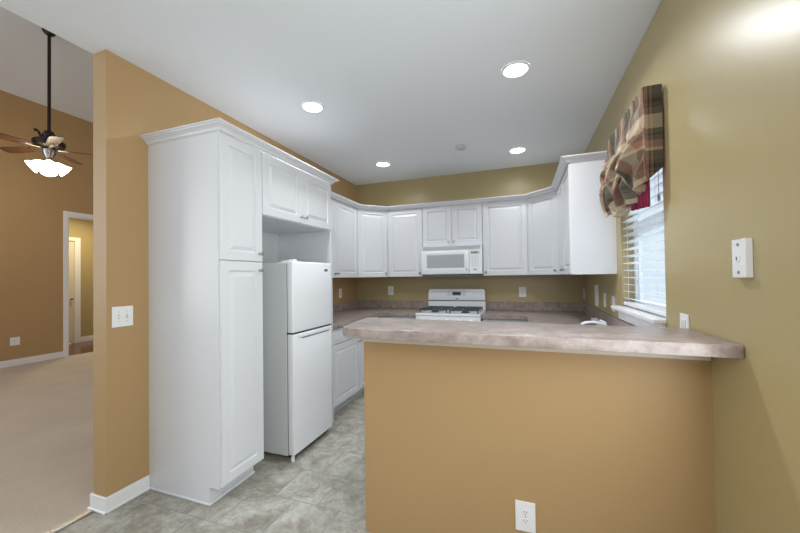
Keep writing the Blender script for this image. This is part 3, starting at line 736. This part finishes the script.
# ------------------------------------------------------------------ microwave
def microwave():
    x0, x1, yf, z0, z1 = xm0+.003, xm1-.003, 4.185, 1.372, ZM-.001
    p = thing('microwave', 'white over-range microwave between the wall cabinets', 'microwave', ((x0+x1)/2, 4.4, z0))
    MB().box(x0, x1, yf+.03, YB-.002, z0+.012, z1, bev=.003).build('body', APPL, p)
    MB().box(x0+.004, x1-.004, yf+.02, YB-.004, z0-.014, z0+.012, bev=.003).build('underside', simple('underside_grey', (.12, .13, .14), .4), p)
    b = MB(); b.box(x0, x1, yf+.012, yf+.031, 1.682, z1, bev=.003)
    v = b.build('vent_panel', APPL, p)
    b = MB()
    for k in range(5): b.box(x0+.02, x1-.02, yf+.004, yf+.0125, 1.690+k*.0095, 1.6945+k*.0095)
    b.build('louvers', simple('louver_grey', (.60, .61, .63), .4), v)
    xd = x0+.605
    d = MB().box(x0, xd, yf-.004, yf+.030, z0+.013, 1.680, bev=.008, seg=2).build('door', APPL, p, True, 50)
    MB().box(x0+.075, xd-.060, yf-.0055, yf-.0035, 1.462, 1.625, bev=.0006).build('door_window', SMOKED, d)
    b = MB(); b.box(x0+.035, xd-.055, yf-.0075, yf-.0035, 1.636, 1.652, bev=.0015); b.box(x0+.035, xd-.055, yf-.0075, yf-.0035, 1.436, 1.452, bev=.0015); b.build('door_bead', APPL, d)
    b = MB(); b.tube([(xd-.028, yf-.006, 1.43), (xd-.028, yf-.034, 1.45), (xd-.028, yf-.036, 1.53), (xd-.028, yf-.034, 1.62), (xd-.028, yf-.006, 1.645)], .011, 10); b.build('handle', APPL, d, True)
    c = MB().box(xd+.004, x1, yf-.001, yf+.030, z0+.013, 1.680, bev=.004, seg=2).build('control_panel', APPL, p)
    b = MB(); b.box(xd+.022, x1-.03, yf-.003, yf-.0005, 1.628, 1.660); b.build('display', simple('display_tan', (.50, .47, .36), .3), c)
    b = MB()
    for k, wd in enumerate((.012, .006, .014, .010)): b.box(xd+.027+k*.019, xd+.027+k*.019+wd, yf-.0035, yf-.002, 1.635, 1.652)
    b.build('display_digits', SLOT, c)
    b = MB()
    for r_ in range(5):
        for q in range(3): b.box(xd+.028+q*.031, xd+.052+q*.031, yf-.0022, yf-.0005, 1.475+r_*.028, 1.494+r_*.028)
    b.build('keypad', simple('key_pale', (.72, .73, .75), .4), c)
    MB().box(xd+.052, xd+.088, yf-.003, yf-.0005, 1.428, 1.446, bev=.001).build('door_release', GREY, c)
microwave()

# ------------------------------------------------------------------ plates on the walls
def plate(name, label, cat, origin, right, normal, w, h, kind, group='white electrical wall plates', th=.006):
    p = thing(name, label, cat, origin, group); M = frame(origin, right, normal)
    b = MB(); b.box(-w/2, w/2, -h/2, h/2, .0003, th, M=M, bev=.002, seg=2); b.build('face_plate', PLATE, p)
    if kind == 'duplex':
        for s in (-1, 1):
            q = MB().prism([(.0165*math.cos(a*math.pi/10), s*.0195+.014*math.sin(a*math.pi/10)) for a in range(20)], th, th+.0018, M=M).build('receptacle', PLATE, p)
            b = MB()
            for xx in (-.0065, .0065): b.box(xx-.0012, xx+.0012, s*.0195-.001, s*.0195+.008, th+.0018, th+.0022, M=M)
            b.lathe([(.0024, th+.0018), (.0024, th+.0022)], M @ Matrix.Translation((0, s*.0195-.007, 0)), 8)
            b.build('slots', SLOT, q)
        MB().lathe([(.003, th), (.003, th+.001)], M, 8).build('screw', METAL, p)
    elif kind == 'toggle2':
        for s in (-1, 1):
            MB().box(s*.023-.006, s*.023+.006, -.013, .013, th, th+.001, M=M).build('toggle_slot', simple('slot_pale', (.62, .60, .58), .5) if s < 0 else bpy.data.materials['slot_pale'], p)
            MB().box(s*.023-.0045, s*.023+.0045, -.004, .006, th, th+.012, M=M @ Matrix.Translation((0, s*.004, 0)), bev=.001).build('toggle', PLATE, p)
            for yy in (-.03, .03): MB().lathe([(.0028, th), (.0028, th+.001)], M @ Matrix.Translation((s*.023, yy, 0)), 8).build('screw', METAL, p)
    elif kind == 'rocker':
        MB().box(-w*.24, w*.24, -h*.29, h*.29, th, th+.003, M=M, bev=.001).build('rocker', simple('rocker_pale', (.70, .70, .69), .35) if 'rocker_pale' not in bpy.data.materials else bpy.data.materials['rocker_pale'], p)
    elif kind == 'jack':
        MB().box(-.009, .009, -.011, .011, th, th+.003, M=M, bev=.001).build('jack', PLATE, p)
        MB().box(-.0075, -.0015, -.006, .006, th+.003, th+.0034, M=M).build('jack_opening', SLOT, p)
        for yy in (-.046, .046):
            MB().lathe([(.0055, th), (.0055, th+.002), (.003, th+.003)], M @ Matrix.Translation((0, yy, 0)), 10).build('screw', METAL, p)
    return p
ry, rn = (0, 1, 0), (1, 0, 0)
plate('light_switch', 'white two-toggle switch plate on the tan wall left of the pantry', 'light switch', (XL, 1.402, 1.138), ry, rn, .118, .124, 'toggle2')
plate('outlet', 'white outlet plate low on the half wall under the bar', 'outlet', (-.005, YW, .258), (1, 0, 0), (0, -1, 0), .086, .134, 'duplex')
plate('outlet', 'white outlet plate low on the far living room wall', 'outlet', (XLL, 3.12, .40), ry, rn, .115, .13, 'duplex')
plate('wall_plate', 'white plate above the left counter on the side wall near the refrigerator', 'wall plate', (XL, 4.075, 1.15), ry, rn, .075, .125, 'rocker')
plate('outlet', 'white outlet plate on the back wall left of the range', 'outlet', (-1.786, YB, 1.165), (1, 0, 0), (0, -1, 0), .085, .128, 'duplex')
plate('outlet', 'white outlet plate on the back wall right of the range', 'outlet', (.003, YB, 1.147), (1, 0, 0), (0, -1, 0), .085, .128, 'duplex')
ly, ln = (0, -1, 0), (-1, 0, 0)
plate('light_switch', 'white rocker plate on the right wall tucked into the back corner', 'light switch', (XR, 4.553, 1.125), ly, ln, .12, .128, 'rocker')
plate('wall_plate', 'taller white plate on the right wall between corner switch and window', 'wall plate', (XR, 3.819, 1.148), ly, ln, .15, .205, 'rocker')
plate('outlet', 'narrow white plate on the right wall between tall plate and window sill', 'outlet', (XR, 3.470, 1.127), ly, ln, .075, .125, 'duplex')
plate('light_switch', 'white switch plate on the right wall just behind the window sill end', 'light switch', (XR, 3.167, 1.118), ly, ln, .085, .125, 'rocker')
plate('outlet', 'white outlet plate on the right wall peeking over the back of the bar', 'outlet', (XR, 1.888, 1.112), ly, ln, .086, .118, 'rocker')
plate('phone_jack', 'white wall phone plate on the right wall beside the bar end', 'phone jack', (XR, 1.432, 1.402), ly, ln, .075, .126, 'jack', th=.020)

# ------------------------------------------------------------------ ceiling fittings
DL = ['recessed ceiling light above the refrigerator cabinet front, nearest the tall cabinets', 'recessed ceiling light high over the bar near the window side, largest of four',
      'recessed ceiling light above the left counter near the back wall', 'recessed ceiling light near the back wall on the window side']
for (x, y), lab in zip(DOWNLIGHTS, DL):
    p = thing('recessed_light', lab, 'ceiling light', (x, y, H), 'recessed ceiling lights')
    b = MB(); b.lathe([(.094, H-.0005), (.094, H-.006), (.078, H-.010), (.074, H-.004), (.074, H-.0005)], Matrix.Translation((x, y, 0)), 32, cap=False); b.build('trim_ring', TRIM, p, True)
    b = MB(); b.lathe([(.074, H-.0008), (.074, H-.005), (.04, H-.008), (.005, H-.009)], Matrix.Translation((x, y, 0)), 32); b.build('lens', LENS, p, True)
p = thing('smoke_detector', 'small pale round smoke detector on the kitchen ceiling', 'smoke detector', (-.589, 3.638, H))
b = MB(); b.lathe([(.060, H-.0005), (.060, H-.010), (.052, H-.028), (.03, H-.034), (.005, H-.035)], Matrix.Translation((-.589, 3.638, 0)), 28); b.build('housing', simple('detector_grey', (.56, .57, .58), .5), p, True)
b = MB(); b.lathe([(.012, H-.034), (.010, H-.040), (.003, H-.041)], Matrix.Translation((-.575, 3.62, 0)), 12); b.build('test_button', GREY, p, True)

# ------------------------------------------------------------------ ceiling fan
def fan():
    X, Y = -6.16, 2.805; hc = hz(X)
    p = thing('ceiling_fan', 'bronze ceiling fan with lit glass shades on a long rod in the living room', 'ceiling fan', (X, Y, hc))
    T = Matrix.Translation((X, Y, 0))
    Tc = Matrix.Translation((X, Y, hc)) @ Matrix.Rotation(-math.atan(.275), 4, 'Y')
    b = MB(); b.lathe([(.075, -.001), (.075, -.02), (.055, -.06), (.025, -.085), (.018, -.09)], Tc, 24); b.build('canopy', BRONZE, p, True)
    b = MB(); b.lathe([(.019, 3.42), (.019, hc-.07)], T, 14); b.build('downrod', BRONZE, p, True)
    b = MB(); b.lathe([(.02, 3.455), (.05, 3.445), (.055, 3.42), (.075, 3.40), (.06, 3.345), (.12, 3.335), (.168, 3.305), (.172, 3.27), (.155, 3.235), (.10, 3.215), (.06, 3.21)], T, 32)
    mh = b.build('motor_housing', BRONZE, p, True)
    ax = Vector((.41, .91, 0))
    def at(a, z): q = Vector((X, Y, z))+ax*a; return q
    b = MB(); b.tube([at(.05, 3.375), at(.09, 3.375), at(.105, 3.37)], .02, 8); b.tube([at(-.05, 3.36), at(-.085, 3.37), at(-.10, 3.42), at(-.125, 3.44), at(-.145, 3.43)], [.014, .014, .014, .02, .02], 8); b.build('yoke_scroll', BRONZE, mh, True)
    for i in range(5):
        a = math.radians(53.7+72*i)
        M = T @ Matrix.Rotation(a, 4, 'Z') @ Matrix.Translation((0, 0, 3.205)) @ Matrix.Rotation(math.radians(12), 4, 'X')
        pts = [(.22, -.055), (.30, -.066), (.55, -.074), (.64, -.066), (.665, -.04), (.67, 0), (.665, .04), (.64, .066), (.55, .074), (.30, .066), (.22, .055)]
        bl_ = MB().prism(pts, -.004, .004, M=M).build('blade', WOODB, p)
        b = MB(); M2 = T @ Matrix.Rotation(a, 4, 'Z') @ Matrix.Translation((0, 0, 3.195))
        b.box(.09, .25, -.018, .018, -.004, .006, M=M2, bev=.002); b.prism([(.20, -.05), (.31, 0), (.20, .05)], -.012, -.006, M=M); b.build('blade_arm', METAL, bl_)
    b = MB(); b.lathe([(.055, 3.21), (.075, 3.19), (.07, 3.13), (.045, 3.09), (.045, 3.04), (.06, 3.02), (.05, 2.99), (.02, 2.98)], T, 24); lk = b.build('light_fitter', METAL, p, True)
    for i in range(4):
        a = math.radians(-24+90*i)
        M = T @ Matrix.Rotation(a, 4, 'Z') @ Matrix.Translation((.055, 0, 3.01)) @ Matrix.Rotation(math.radians(-52), 4, 'Y') @ Matrix.Rotation(math.pi, 4, 'X')
        b = MB(); b.lathe([(.022, 0), (.042, .02), (.055, .06), (.066, .10), (.090, .15)], M, 18, cap=False); s_ = b.build('shade', SHADE, lk, True)
        sd = s_.modifiers.new('t', 'SOLIDIFY'); sd.thickness = .003
        b = MB(); b.lathe([(.012, .02), (.026, .05), (.028, .075), (.016, .10), (.003, .106)], M, 14); b.build('bulb', SHADE, lk, True)
    light('fan_lamp', 'POINT', (X, Y, 2.74), 16, WARM, .12)
fan()
light('hall_lamp', 'AREA', (-8.5, 4.6, 2.78), 22, (1, .84, .52), .3)
